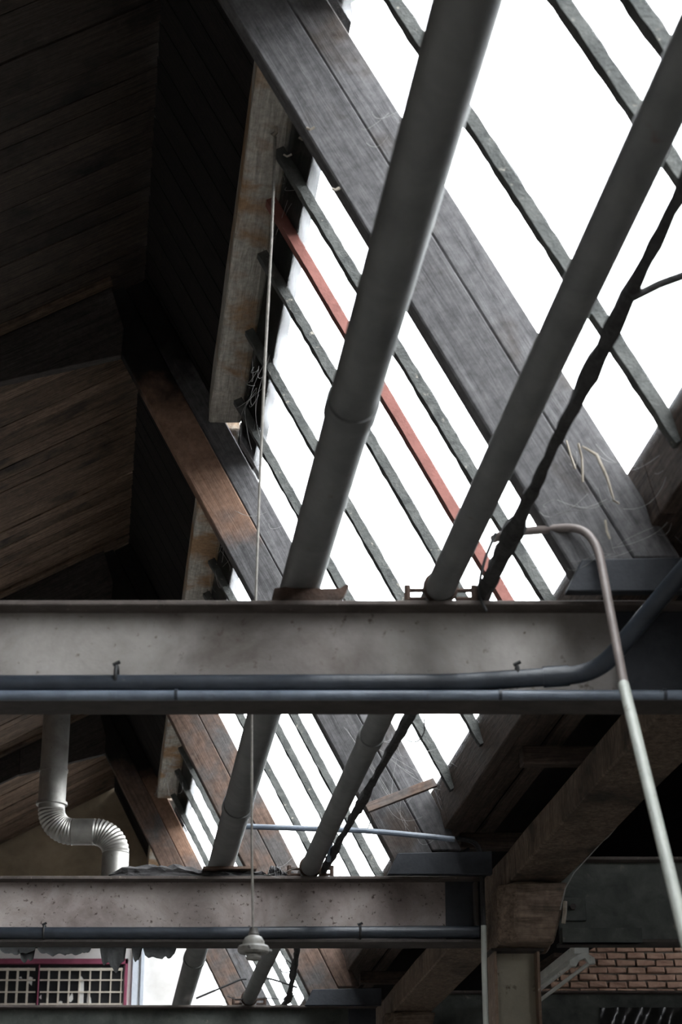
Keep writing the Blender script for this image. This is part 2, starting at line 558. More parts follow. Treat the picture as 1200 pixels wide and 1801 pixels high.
# the neighbouring saw-teeth
for j in (-1, 1):
    o = j * P
    d = -.4 if j == 1 else 0
    zlow = 3.0 if j == 1 else 5.3            # added right-hand boarding, out of view, blocks light except at both ends
    ul = max(o + ULOW - .1, -15)
    tag(prism('ceiling', [(ul, LS(ul - o) + .02 + d), (o + RU, LS(RU) + .02 + d), (o + RU, LS(RU) + .12 + d), (ul, LS(ul - o) + .12 + d)], Y0, Y1, M['deck_black' if j == 1 else 'deck']),
        ('blind slope of the roof to the left' if j < 0 else 'blind slope of the roof over the right-hand aisle'), kind='structure')
    tag(prism('ceiling', [(o + L2(RZ), RZ + d), (o + L2(zlow), zlow + d), (o + L2(zlow) + .1, zlow + .05 + d), (o + L2(RZ) + .1, RZ + .05 + d)], 1.0 if j == 1 else Y0, 20.8 if j == 1 else Y1, M['deck']),
        ('boarded ridge strip of the roof to the left' if j < 0 else 'unseen boarding added to the right-hand roof to block light, open at both ends'), kind='structure')
    tag(ubox('ceiling', o + 1.9, o + 2.9 if j < 0 else 13, Y0, Y1, 2.65, 2.78, M['deck']),
        ('valley gutter to the left' if j < 0 else 'valley gutter at the right-hand wall'), kind='structure')

# ---------------------------------------------------------------- skylights, one window per bay
BARS = {-1: [.5, 1.37, 2.25, 3.1, 3.97], 0: [.5, 1.37, 2.65, 2.98, 3.93], 1: [.86, 1.33, 1.77, 2.27, 3.1, 3.95], 2: [.5, 1.3, 2.1, 2.75, 3.7],
        3: [.5, 1.37, 2.35, 3.12, 4.0], 4: [.9, 1.8, 2.7]}
ZT, ZBOT = 5.2, 2.86
names = {-1: 'behind the viewer', 0: 'nearest the viewer, above the gutter', 1: 'above the nearest tie beam, with one red bar',
         2: 'above the second tie beam', 3: 'above the third tie beam', 4: 'beside the far gable wall'}
for n in (-1, 0, 1, 2, 3, 4):
    ya = max(YA(n) + .09, Y0) if n > -1 else Y0
    yb = min(YA(n + 1), Y1)
    if n == -1: ya, yb = Y0, YA(0)
    root = empty('window_%d' % (n + 2), W(GL(ZBOT), ya, ZBOT), 'sloping skylight ' + names[n], kind='structure')
    ys = [YA(n) + t for t in BARS[n]]
    if n == -1: ys = [Y0 + .8 * q for q in range(1, 11)]
    ys = [q for q in ys if ya + .1 < q < yb - .1]
    for bi, q in enumerate(ys):
        red = (n == 1 and bi == 2)
        brown = (n == 1 and bi == 0)
        p0 = W(GL(ZT) - .02, q, ZT - .012); p1 = W(GL(ZBOT) - .02, q, ZBOT - .012)
        bo = stick('glazing_bar', p0, p1, NG, 0.046 if not red else .056, .05, M['bar_red' if red else 'rafter_brown' if brown else 'bar'], root, var=bi % 3, segs=60, jit=.0028 if not red else .001)
        if brown: bo['label'] = 'brown wooden glazing bar'
        if red: bo['label'] = 'glazing bar in red lead paint'
    edges = [ya] + ys + [yb]
    for e0, e1 in zip(edges[:-1], edges[1:]):
        mid = (e0 + e1) / 2
        stick('pane', W(GL(ZT), mid, ZT), W(GL(ZBOT), mid, ZBOT), NG, round(e1 - e0 - .01, 3), .005, M['glass'], root)
    # head rail under the purlin
    prism('head_rail', [(.713, 5.14), (.8, 4.99), (.85, 5.02), (.83, 5.2), (.713, 5.3)], ya, yb, M['board_black'], root, xdir=(-K, 1, 0))

# ---------------------------------------------------------------- trusses
def truss(n, lower, upper, label):
    y0 = YA(n)
    root = empty('roof_truss', W(L0(2.52), y0, 2.52), label, 'truss', 'timber roof trusses')
    y1 = y0 + .09
    prism('rafter_board', [(L0(5.74), 5.74), (L0(2.52), 2.52), (L1(2.52) - .004, 2.52), (L1(6.2), 6.2), (-.2, 6.13)],
          y0, y1, M[lower], root, xdir=sdir, bevel=.006)
    prism('rafter_board', [(L1(6.19) + .004, 6.19), (L1(2.62) + .004, 2.62), (L2(2.62), 2.62), (L2(6.26), 6.26)],
          y0 + .008, y1, M[upper], root, xdir=sdir, bevel=.006)
    ub = -.9
    prism('blind_rafter', [(ULOW, LS(ULOW) - .28), (ub, LS(ub) - .28), (ub, LS(ub)), (ULOW, LS(ULOW))], y0, y1 - .02, M['rafter_dark'], root, xdir=ldir, bevel=.005)
    prism('ridge_gusset', [(ub, LS(ub) - .29), (L0(5.72) - .005, 5.715), (-.03, 5.9), (-.12, LS(-.12)), (ub, LS(ub))], y0 - .012, y1 - .03, M['rafter_dark'], root, xdir=ldir, bevel=.004)
    return root

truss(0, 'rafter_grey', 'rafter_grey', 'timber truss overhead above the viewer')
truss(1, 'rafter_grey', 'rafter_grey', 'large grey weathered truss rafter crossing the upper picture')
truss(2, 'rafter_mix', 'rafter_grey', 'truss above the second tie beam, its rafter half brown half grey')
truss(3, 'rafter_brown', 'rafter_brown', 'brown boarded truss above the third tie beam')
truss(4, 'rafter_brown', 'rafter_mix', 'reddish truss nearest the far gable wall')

# purlins between the trusses
for n in (0, 1, 2, 3, 4):
    ya, yb = YA(n) + .09, min(YA(n + 1), Y1)
    lab = {0: 'dusty purlin over the viewer', 1: 'dusty wooden purlin between the grey truss and the second truss', 2: 'lit purlin passing behind the second truss above the nearest tie beam',
           3: 'brown purlin ending on the farthest truss', 4: 'purlin running into the far gable wall'}[n]
    tag(ubox('purlin', .515, .712, ya, yb, 5.25, 5.5, M['purlin'], xdir=(-K, 1, 0), bevel=.008, subdiv=3, jit=.002), lab, 'purlin', 'purlins carrying the skylight heads')

# ---------------------------------------------------------------- steel tie beams
def ibeam(name, n, u0, u1, zt, zb, wm, label, group, w=.18, fl=.018):
    y0 = YB(n)
    root = empty(name, W((u0 + u1) / 2, y0 + w / 2, zb), label, 'beam', group)
    yc = y0 + w / 2
    ubox('web', u0, u1, yc - .006, yc + .006, zb + fl, zt - fl, M[wm], root)
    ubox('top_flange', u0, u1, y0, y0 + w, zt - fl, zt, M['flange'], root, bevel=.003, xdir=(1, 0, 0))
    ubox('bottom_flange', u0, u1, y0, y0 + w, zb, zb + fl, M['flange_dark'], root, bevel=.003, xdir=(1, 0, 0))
    return root

beams = {}
for n in range(0, 5):
    lab = {0: 'steel tie beam above the viewer', 1: 'nearest grey steel I-beam across the whole picture with two pipes on it',
           2: 'second grey I-beam carrying the charred plank and the pendant in front', 3: 'third dark mottled I-beam along the lower picture edge',
           4: 'fourth I-beam before the far wall'}[n]
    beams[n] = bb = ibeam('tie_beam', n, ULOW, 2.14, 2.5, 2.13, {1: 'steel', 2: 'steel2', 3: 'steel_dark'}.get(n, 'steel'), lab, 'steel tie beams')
    pl_ = ubox('shade_plate', 1.80 if n == 1 else 1.93, 2.138, YB(n) + .065, YB(n) + .084, 2.148, 2.482, M['zinc_dark'], bb)  # added dark plate, stands in for shade and soot on the web end
    pl_['label'] = 'added dark plate for the shaded, sooty web end'
for n in (1, 2, 3):
    lab = {1: 'dark beam continuing right of the nearest tie beam', 2: 'dark green-black I-beam right of the column with a bolted plate', 3: 'sooty beam below the brick wall'}[n]
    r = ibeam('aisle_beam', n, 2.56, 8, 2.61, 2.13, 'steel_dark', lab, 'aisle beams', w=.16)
    if n == 2:
        y0 = YB(2)
        cp = ubox('cover_plate', 2.58, 2.71, y0 + .05, y0 + .075, 2.26, 2.39, M['steel_dark'], r, bevel=.003)
        c0 = W(2.635, y0 + .05, 2.335)
        tube('bolt', [c0, c0 + Vector((0, -.025, 0))], .018, M['flange_dark'], cp, seg=6)
        ubox('edge_strip', 2.56, 3.0, y0 - .002, y0 + .06, 2.13, 2.21, M['steel_dark'], r)

# end cleat where the second beam meets the column
tag(ubox('beam_cleat', 2.08, 2.1, YB(2) + .0, YB(2) + .06, 2.16, 2.47, M['flange_dark'], bevel=.002), 'upright angle cleat at the right end of the second beam', 'bracket')

# columns, padstones
for n in (1, 2, 3):
    y0 = YB(n) - .06
    lab = {1: 'steel column under the nearest tie beam', 2: 'cream painted steel column below the padstone, flanges rusty', 3: 'steel column under the third tie beam'}[n]
    r = empty('column', W(2.29, y0, -1.6), lab, 'column', 'steel columns')
    ubox('flange', 2.166, 2.182, y0, y0 + .2, -1.6, 2.07, M['column_edge'], r, bevel=.002)
    ubox('flange', 2.40, 2.416, y0, y0 + .2, -1.6, 2.07, M['column_edge'], r, bevel=.002)
    ubox('web', 2.182, 2.40, y0 + .07, y0 + .08, -1.6, 2.07, M['column'], r)
    ubox('cap_plate', 2.15, 2.44, y0 - .01, y0 + .21, 2.07, 2.085, M['flange_dark'], r)
    pl = {1: 'timber pad on the column of the nearest beam', 2: 'heavy rough timber pad on top of the cream column', 3: 'timber pad on the column of the third beam'}[n]
    pad = mk('bearing_pad', [W(2.17, y0 - .12, 2.1), W(2.25, y0 - .2, 2.085), W(2.46, y0 - .2, 2.09), W(2.5, y0 + .2, 2.09), W(2.17, y0 + .2, 2.09),
                             W(2.17, y0 - .12, 2.41), W(2.25, y0 - .2, 2.41), W(2.54, y0 - .2, 2.41), W(2.54, y0 + .2, 2.41), W(2.17, y0 + .2, 2.41)],
             [(0, 1, 2, 3, 4), (5, 6, 7, 8, 9), (0, 1, 6, 5), (1, 2, 7, 6), (2, 3, 8, 7), (3, 4, 9, 8), (4, 0, 5, 9)], M['gutter_beam'], xdir=(1, 0, 0), bevel=.012, subdiv=2, jit=.004)
    tag(pad, pl, 'pad', 'timber bearing pads')

# ---------------------------------------------------------------- valley gutter
for n in (0, 1, 2, 3, 4):
    ya, yb = YA(n) - .1, min(YA(n + 1) - .1, Y1)
    where = {0: 'nearest the viewer', 1: 'rising to the right picture edge above the cream column', 2: 'behind the cream column', 3: 'in the fourth bay', 4: 'beside the far wall'}[n]
    tag(ubox('gutter_beam', 2.23, 2.53, ya, yb, 2.42, 2.6, M['gutter_beam'], xdir=(0, .05, 1), bevel=.01, subdiv=3, jit=.004),
        'heavy timber gutter beam ' + where, 'beam', 'timber gutter beams')
    g = empty('box_gutter', W(1.9, ya, 2.74), 'sooty boarded valley gutter ' + where, 'gutter', 'boarded valley gutters')
    prism('sill', [(1.845, 2.98), (1.9, 2.74), (1.96, 2.74), (1.98, 2.9), (1.9, 3.03)], ya, yb, M['gutter_board'], g, xdir=(-K, 1, 0), bevel=.005)
    for q, (ua, ub, zz) in enumerate(((1.965, 2.06, 2.78), (2.07, 2.155, 2.83), (2.165, 2.25, 2.81), (2.26, 2.7, 2.88))):
        ubox('soffit_board', ua, ub, ya, yb, zz, zz + .03, M['gutter_board'] if q < 3 else M['board_black'], g, xdir=(-K, 1, 0), bevel=.003)
    t = ya + .35
    while t < yb - .2:
        ubox('bearer', 2.03, 2.5, t, t + .09, 2.69, 2.78, M['gutter_board'], g, xdir=(1, 0, 0), bevel=.005)
        t += 1.32
    # slab of the gutter bed that shuts out the sky
    prism('gutter_bed', [(1.93, 2.98), (2.75, 2.92), (2.75, 3.02), (1.93, 3.08)], ya, yb, M['deck'], g)

for n in (1, 2, 3):
    y0 = YB(n)
    lab = {1: 'dark gutter block on the right end of the nearest tie beam', 2: 'dark gutter block on the second tie beam beside the cobwebs', 3: 'dark gutter block on the third tie beam'}[n]
    tag(prism('gutter_block', [(1.57, 2.47), (2.15, 2.47), (2.15, 2.6), (1.63, 2.59)], y0 - .17, y0 - .125, M['zinc_dark'], xdir=(1, 0, 0), bevel=.004), lab, 'block', 'gutter blocks')


def at(px, py, y):
    """world point at depth y seen in the given direction (measured off the photograph)"""
    a = (px - 600) / F; b = (900.5 - py) / F
    c, s = math.cos(TH), math.sin(TH)
    d = Vector((a, c - b * s, s + b * c))
    d *= y / d.y
    return Vector((d.x, d.y, d.z + H))


# ---------------------------------------------------------------- pipes along the hall, lying on the tie beams
def long_pipe(name, u, z, r, mat, label, couplings, seg=28):
    root = empty(name, W(u, Y0, z - r), label, 'pipe', 'pipes laid along the hall on the tie beams')
    tube('pipe_run', [W(u, Y0 + .02, z), W(u, 8, z), W(u, Y1 - .02, z)], r, M[mat], root, seg=seg, xdir=(-K, 1, 0))
    for yc in couplings:
        tube('coupling', [W(u, yc - .05, z), W(u, yc + .05, z)], r + .007, M[mat], root, seg=seg)
    return root

t1 = long_pipe('grey_pipe', .678, 2.625, .073, 'pipe_grey', 'thick grey pipe running along the hall, the left one of two', (5.35, 10.0, 14.2))
t2 = long_pipe('grey_pipe', 1.165, 2.556, .053, 'pipe_grey', 'slimmer grey pipe running along the hall, the right one of two', (8.55, 12.6))

# black lagged pipe
path, yy = [], 1.0
knots = [(1.0, 1.30, 2.56), (4.05, 1.30, 2.56), (5.5, 1.305, 2.55), (6.72, 1.325, 2.545), (8.2, 1.285, 2.545), (9.8, 1.26, 2.545), (11.1, 1.245, 2.545), (13.4, 1.33, 2.56), (15.45, 1.47, 2.56), (18, 1.4, 2.56), (23.15, 1.35, 2.56)]
def interp(t):
    for (a, b) in zip(knots[:-1], knots[1:]):
        if a[0] <= t <= b[0]:
            q = (t - a[0]) / (b[0] - a[0])
            return W(a[1] + (b[1] - a[1]) * q, t, a[2] + (b[2] - a[2]) * q)
while yy < 23.1:
    path.append(interp(yy)); yy += .07
rl = random.Random(3)
radii = [(.019 + .004 * math.sin(i * .37) + (.012 if 72 < i < 86 else 0) + rl.uniform(-.002, .004)) for i in range(len(path))]
lag = tag(tube('lagged_pipe', path, .02, M['lagging'], seg=8, rfun=lambda i, n: [radii[i] + rl.uniform(-.004, .006) for _ in range(8)]),
          'thin lumpy black lagged pipe right of the two grey pipes', 'pipe')

# saddles and clamps on the beams
for n in (1, 2, 3):
    y0 = YB(n)
    where = {1: 'nearest', 2: 'second', 3: 'third'}[n]
    if n == 1:
        # curved rusty saddle under the thick pipe
        pts = [(-.11, .0), (-.1, .05), (-.06, .055), (-.03, .05), (.03, .05), (.07, .048), (.135, .05), (.16, .066), (.168, .06), (.15, .02), (.13, .0)]
        prism('pipe_saddle', [(.667 + a, 2.5 + b) for a, b in pts], y0 + .01, y0 + .09, M['rust'])
        tag(bpy.context.scene.objects['pipe_saddle'], 'rusty saddle under the thick grey pipe on the nearest beam', 'bracket')
    c = empty('pipe_clamp', W(1.165, y0, 2.5), 'rusty bolted clamp round the slim grey pipe on the %s beam' % where, 'clamp', 'pipe clamps')
    for sgn in (-1, 1):
        for dz in (.012, .045):
            a = W(1.165 + sgn * .055, y0 + .02, 2.5 + dz); e = W(1.165 + sgn * .13, y0 + .02, 2.5 + dz)
            bo = tube('bolt', [a, e], .008, M['rust'], c, seg=6)
        tube('nut', [W(1.165 + sgn * .12, y0 + .02, 2.505), W(1.165 + sgn * .12, y0 + .02, 2.562)], .013, M['rust'], bo, seg=6)
    ring = [W(1.165 + .058 * math.cos(q), y0 + .02, 2.556 + .058 * math.sin(q)) for q in [2 * math.pi * i / 20 for i in range(21)]]
    tube('band', ring, .007, M['rust'], c, seg=6)

# black cable tied to the lagged pipe at the nearest beam
tag(tube('cable_loop', arc_path([at(872, 938, 6.6), at(852, 985, 6.6), at(842, 1030, 6.62), at(846, 1056, 6.64), at(856, 1075, 6.63)], .05), .006, M['cable_black'], seg=6),
    'black cable loop beside the lagged pipe on the nearest beam', 'cable')

# ---------------------------------------------------------------- pipes along the beams
def clip(root, p, r):
    ring = [p + Vector((0, r * math.cos(q), r * math.sin(q))) for q in [2 * math.pi * i / 14 for i in range(15)]]
    cl = tube('clip', ring, .007, M['cable_black'], root, seg=5)
    tube('clip_screw', [p + Vector((-.012, -r * .4, r)), p + Vector((.012, -r * .4, r + .012))], .007, M['cable_black'], cl, seg=5)

y1 = YB(1)
r = empty('beam_pipe', W(-.4, y1, 2.2), 'dark blue-black pipe along the nearest beam, rising at its right end', 'pipe')
pz = 2.185
tube('pipe_run', [W(ULOW + .2, y1 + .0, pz)] + arc_path([W(-.3, y1 + .0, pz), W(1.2, y1 - .0, pz + .004), W(1.70, y1 - .03, pz + .03), at(1215, 988, y1 - .3), at(1330, 870, y1 - .45)], .1, 8),
     .033, M['pipe_blue'], r, seg=18)
for px in (205, 910):
    clip(r, at(px, 1190, y1) + Vector((0, 0, 0)), .037)
sa_, sb_ = W(1.2, y1, pz + .004), W(1.70, y1 - .03, pz + .03)
tube('socket', [sa_.lerp(sb_, .62), sa_.lerp(sb_, .8)], .038, M['pipe_blue'], r, seg=18)
r = empty('beam_conduit', W(-.4, y1 - .02, 2.12), 'thin worn blue pipe below the dark pipe on the nearest beam', 'pipe')
tube('pipe_run', [W(ULOW + .2, y1 - .022, 2.135), W(.5, y1 - .022, 2.137), W(2.3, y1 - .022, 2.139)], .018, M['pipe_lightblue'], r, seg=14)
for px in (310, 880, 1170):
    p = at(px, 1222, y1 - .022)
    tube('joint', [p + Vector((-.006, 0, 0)), p + Vector((.006, 0, 0))], .021, M['pipe_blue'], r, seg=14)
y2 = YB(2)
r = empty('beam_pipe', W(-.5, y2, 2.15), 'dark blue-black pipe along the lower edge of the second beam', 'pipe')
tube('pipe_run', [W(ULOW + .2, y2 + .01, 2.182), W(.5, y2 + .01, 2.182), W(2.1, y2 + .01, 2.19)], .034, M['pipe_blue'], r, seg=18)
for px in (78, 634):
    clip(r, at(px, 1640, y2 + .01), .038)

# cross pipe by the second truss
r = empty('cross_pipe', W(.72, 10.62, 2.6), 'thin blue-grey pipe crossing from the thick pipe to the gutter at the second beam', 'pipe')
tube('pipe_run', [at(414, 1453, 10.62), at(560, 1458, 10.62), at(640, 1461, 10.62), at(700, 1466, 10.62), at(800, 1476, 10.62)], .015, M['pipe_lightblue'], r, seg=10)
tube('tee', [at(590, 1448, 10.62), at(583, 1475, 10.63), at(578, 1515, 10.7)], .012, M['pipe_lightblue'], r, seg=8)

# small brown batten
tag(stick('loose_batten', at(645, 1422, 10.7), at(766, 1376, 10.75), (0, -1, .3), .055, .02, M['rafter_brown'], bevel=.002), 'short brown batten sticking out of the gutter in front of the skylight', 'batten')
tag(tube('hanging_wire', arc_path([at(647, 1428, 10.7), at(652, 1440, 10.7), at(650, 1453, 10.7), at(643, 1462, 10.7)], .02), .003, M['cable_black'], seg=5), 'short wire hanging from the brown batten', 'wire')
tag(tube('wire_hook', arc_path([at(746, 1262, 8.3), at(748, 1290, 8.3), at(732, 1308, 8.3), at(712, 1300, 8.3)], .05), .003, M['cable_black'], seg=5), 'thin curled wire in front of the skylight below the nearest beam', 'wire')
tag(tube('branch_pipe', [at(1112, 524, 4.52), at(1160, 500, 4.5), at(1204, 484, 4.48), at(1300, 450, 4.45)], .012, M['lagging'], seg=8), 'short dark branch off the black lagged pipe at the right', 'pipe')

# ---------------------------------------------------------------- bent pole in front of the beams
r = empty('bent_pole', at(1097, 1203, 6.2) + (at(1204, 1640, 5.6) - at(1097, 1203, 6.2)) * (at(1097, 1203, 6.2).z / (at(1097, 1203, 6.2).z - at(1204, 1640, 5.6).z)), 'thin bent pole hooked over the lagged pipe, pale at its lower end', 'pole')
pp = arc_path([at(868, 948, 6.72), at(885, 940, 6.68), at(905, 936, 6.62), at(1022, 926, 6.5), at(1052, 960, 6.46), at(1098, 1204, 6.2)], .07, 8)
tube('upper_rod', pp, .0155, M['pole_brown'], r, seg=12)
pa_, pb_ = at(1097, 1203, 6.2), at(1204, 1640, 5.6)
tube('lower_rod', [pa_, pb_, pa_ + (pb_ - pa_) * (pa_.z / (pa_.z - pb_.z))], .0185, M['pole_paint'], r, seg=14)

# ---------------------------------------------------------------- pendant lamp holder
yl = 7.85
r = empty('pendant_lampholder', at(446, 1640, yl), 'old porcelain pendant lampholder without a bulb on a long cable', 'lamp')
pts = [at(486, 190, yl), at(478, 420, yl), at(466, 640, yl), at(457, 850, yl), at(450, 1050, yl), at(443, 1262, yl), at(443, 1480, yl), at(445, 1632, yl)]
cab = []
for a, b in zip(pts[:-1], pts[1:]):
    cab += [a.lerp(b, t / 6) for t in range(6)]
cab.append(pts[-1])
tube('cable', cab, .0065, M['cable'], r, seg=6, rfun=lambda i, n: .0078 - .0028 * i / n + rl.uniform(-.0006, .0008))
o = at(446, 1668, yl)
lathe('cap', [(.006, .082), (.016, .08), (.018, .062), (.022, .055), (.02, .045)], o, M['holder_dark'], r)
lathe('shoulder', [(.02, .05), (.034, .042), (.042, .028), (.044, .012), (.042, .0)], o, M['porcelain'], r)
lr = lathe('ring', [(.04, .008), (.056, .01), (.062, .002), (.062, -.014), (.054, -.02), (.04, -.014)], o, M['porcelain'], r)
lathe('socket_shell', [(.036, -.005), (.034, -.016), (.03, -.02), (.032, -.026), (.029, -.031), (.031, -.037), (.028, -.043), (.024, -.046), (.02, -.03)], o, M['porcelain'], r)
for a in (0.3, 2.4, 4.5):
    p = o + Vector((.06 * math.cos(a), .06 * math.sin(a), -.006))
    tube('clip_screw', [p, p + Vector((.014 * math.cos(a), .014 * math.sin(a), 0))], .006, M['holder_dark'], lr, seg=6)
tag(tube('cobweb', [at(490 - i * .7 + 3 * math.sin(i * 2.1), 162 + i * 7, 7.7 + i * .008) for i in range(12)], .02, M['debris'], seg=7, rfun=lambda i, n: [rl.uniform(.004, .02) for _ in range(7)]),
    'clump of dust and web where the pendant cable meets the purlin', 'cobweb')

# ---------------------------------------------------------------- galvanised duct
yd = 17.4
r = empty('flue_duct', at(205, 1530, yd), 'galvanised duct with two ribbed elbows in front of the plaster gable', 'duct')
R = .118
a0 = at(100, 1262, yd); d = at(98, 1455, yd); e = at(205, 1466, yd); g = at(206, 1535, yd)
top = W(-.5, yd, 6.0); top.x = a0.x
xl = a0.x; xr = e.x
zh = d.z
tube('riser', [Vector((xl, yd, top.z)), Vector((xl, yd, at(98, 1415, yd).z))], R + .004, M['galv'], r, seg=32)
for py in (1356, 1414):
    zz = at(98, py, yd).z
    tube('collar', [Vector((xl, yd, zz - .012)), Vector((xl, yd, zz + .012))], R + (.012 if py < 1400 else .022), M['galv'], r, seg=32)
stick('seam', Vector((xl - .01, yd - R - .004, at(98, 1412, yd).z)), Vector((xl - .01, yd - R - .004, at(98, 1358, yd).z)), (0, 1, 0), .02, .01, M['galv'], r)
z1 = at(98, 1418, yd).z
zc = at(150, 1463, yd).z
def elbow(name, cx, cz, a0_, a1_, rad, n=12):
    pts = [Vector((cx + rad * math.cos(a), yd, cz + rad * math.sin(a))) for a in [a0_ + (a1_ - a0_) * i / n for i in range(n + 1)]]
    full, rr = [], []
    for i in range(n):
        full += [pts[i], pts[i].lerp(pts[i + 1], .5)]
        rr += [R + .003, R - .004]
    full.append(pts[-1]); rr.append(R + .003)
    return tube(name, full, R, M['galv'], r, seg=28, rfun=lambda i, m: rr[i])
rad = .2
elbow('elbow', xl + rad, zc + rad, math.pi, 1.5 * math.pi, rad)
tube('neck', [Vector((xl, yd, z1 + .02)), Vector((xl, yd, zc + rad))], R, M['galv'], r, seg=32)
tube('cross_run', [Vector((xl + rad, yd, zc)), Vector((xr - rad, yd, zc))], R, M['galv'], r, seg=32) if xr - rad > xl + rad + .01 else None
elbow('elbow', xr - rad, zc - rad, .5 * math.pi, 0, rad)
tube('drop', [Vector((xr, yd, zc - rad)), Vector((xr, yd, zc - .42))], R, M['galv'], r, seg=32)
tube('wall_run', arc_path([Vector((xr, yd, zc - .42)), at(206, 1592, yd), at(228, 1606, Y1 - .01)], .2, 8), R, M['galv'], r, seg=28)

# ---------------------------------------------------------------- charred plank on the second beam
def rough_plank(name, prof_fun, L, M4, mat, n=26):
    bm = bmesh.new(); rings = []
    for i in range(n + 1):
        x = L * i / n
        rings.append([bm.verts.new((x,) + q) for q in prof_fun(i / n)])
    k_ = len(rings[0])
    bm.faces.new(rings[0]); bm.faces.new(rings[-1])
    for i in range(n):
        for j in range(k_):
            bm.faces.new((rings[i][j], rings[i][(j + 1) % k_], rings[i + 1][(j + 1) % k_], rings[i + 1][j]))
    return new(name, mesh_from_bm(bm, name), M4, mat)
rp = random.Random(11)
def pf(t):
    e = min(1, t * 9 + .12) * (1 if t < .93 else max(.35, (1 - t) * 12))
    h = (.07 if t < .45 else .07 - .037 * min(1, (t - .45) / .1)) * e; w = .06
    j = lambda: rp.uniform(-.009, .009)
    return [(-w, 0 + 0), (w, 0), (w, h * .7 + j()), (w * .2, h + j()), (-w * .5, h * .93 + j()), (-w + j(), h * .6 + j()), (-w * .8 + j(), h * .3)]
p0 = at(193, 1536, y2 + .06)
tag(rough_plank('charred_plank', pf, .93, frame(Vector((p0.x, y2 + .065, 2.502 + H)), (1, 0, 0)), M['char']), 'charred split plank lying on the second beam beside the duct', 'plank')
tag(ubox('shim_board', .56, .86, y2 - .02, y2 + .12, 2.536, 2.55, M['rafter_brown'], xdir=(1, 0, 0)), 'thin brown shim board under the thick pipe on the second beam', 'board')
p1 = at(470, 1536, y2 + .06)
tag(rough_plank('charred_plank', pf, .16, frame(Vector((p1.x, y2 + .08, 2.502 + H)), (1, 0, 0)), M['char']), 'short charred stump on the second beam between the grey pipes', 'plank')

# ---------------------------------------------------------------- peeling flakes under the second beam
rf = random.Random(5)
spec = [(0, 62, 12, 'at the far left'), (30, 66, 44, 'curling down left of the window mullion'), (66, 160, 15, 'in a long ragged strip above the window'), (176, 222, 46, 'in a broad tongue over the window corner'), (232, 250, 26, 'in a narrow point beside the pale jamb'),
        (252, 310, 24, 'right of the pale jamb')]
spec[1] = (34, 62, 34, 'curling down left of the window mullion')
for fi, (xa, xb, dep, wh) in enumerate(spec):
    n = max(6, int((xb - xa) / 3))
    V, Fs = [], []
    yf = y2 + .02 + .004 * fi
    cur = 0
    for i in range(n + 1):
        px = xa + (xb - xa) * i / n
        cur = .6 * cur + rf.uniform(-.3, .3)
        edge = math.sin(math.pi * min(1, max(0, i / n))) ** .35
        bot = 1668 + max(1.5, dep * edge * (.78 + .3 * cur + .1 * math.sin(i * .9)))
        for py, dy in ((1666, 0), ((1668 + bot) / 2, -.012), (bot, -.03 + .006 * math.sin(i * .6))):
            V.append(at(px, py, yf + dy))
    m_ = len(V)
    V += [v + Vector((0, .004, 0)) for v in V]
    for i in range(n):
        for j in range(2):
            q = (i * 3 + j, (i + 1) * 3 + j, (i + 1) * 3 + j + 1, i * 3 + j + 1)
            Fs += [q, tuple(x + m_ for x in reversed(q))]
        Fs += [(i * 3 + 2, (i + 1) * 3 + 2, (i + 1) * 3 + 2 + m_, i * 3 + 2 + m_), (i * 3, i * 3 + m_, (i + 1) * 3 + m_, (i + 1) * 3)]
    for b_ in (0, n):
        for j in range(2):
            Fs.append((b_ * 3 + j, b_ * 3 + j + 1, b_ * 3 + j + 1 + m_, b_ * 3 + j + m_))
    tag(smooth_angle(mk('paint_flake', V, Fs, M['flake']), 1.0), 'peeling black flake under the second beam, ' + wh, 'flake', 'peeling flakes under the second beam')

# ---------------------------------------------------------------- far wall: window, jamb, brick
def wall_rect(name, px0, px1, py0, py1, y0, y1, mat, parent, bevel=0):
    a = at(px0, py1, Y1); b = at(px1, py0, Y1)
    vs = []
    for yy_ in (y0, y1):
        vs += [Vector((a.x, yy_, a.z)), Vector((b.x, yy_, a.z)), Vector((b.x, yy_, b.z)), Vector((a.x, yy_, b.z))]
    return mk(name, vs, BOXF, mat, parent, bevel=bevel)
F0 = Y1 - .07
wroot = empty('window_9', at(100, 1785, Y1), 'plum-framed window with a wire grille in the far white wall', kind='structure')
wall_rect('void', -90, 218, 1694, 1800, Y1 - .012, Y1, M['black_void'], wroot)
for x0_, x1_, ya_, yb_ in ((-96, 226, 1688, 1697), (217, 226, 1688, 1805), (-96, -88, 1688, 1805), (-96, 226, 1797, 1806)):
    wall_rect('window_frame', x0_, x1_, ya_, yb_, F0, Y1, M['purple'], wroot)
wall_rect('mullion', 64, 71, 1697, 1797, F0 + .005, Y1, M['purple'], wroot)
for py in (1706, 1725, 1746, 1767, 1786):
    for x0_, x1_ in ((-88, 63), (71, 217)):
        wall_rect('grille_bar', x0_, x1_, py - (2.3 if py == 1706 else 1.2), py + (2.3 if py == 1706 else 1.2), Y1 - .05, Y1 - .035, M['cream'], wroot)
px = -80
while px < 214:
    if not 58 < px < 74:
        wall_rect('grille_bar', px - 1.1, px + 1.1, 1703, 1797, Y1 - .04, Y1 - .028, M['cream'], wroot)
    px += 18.3
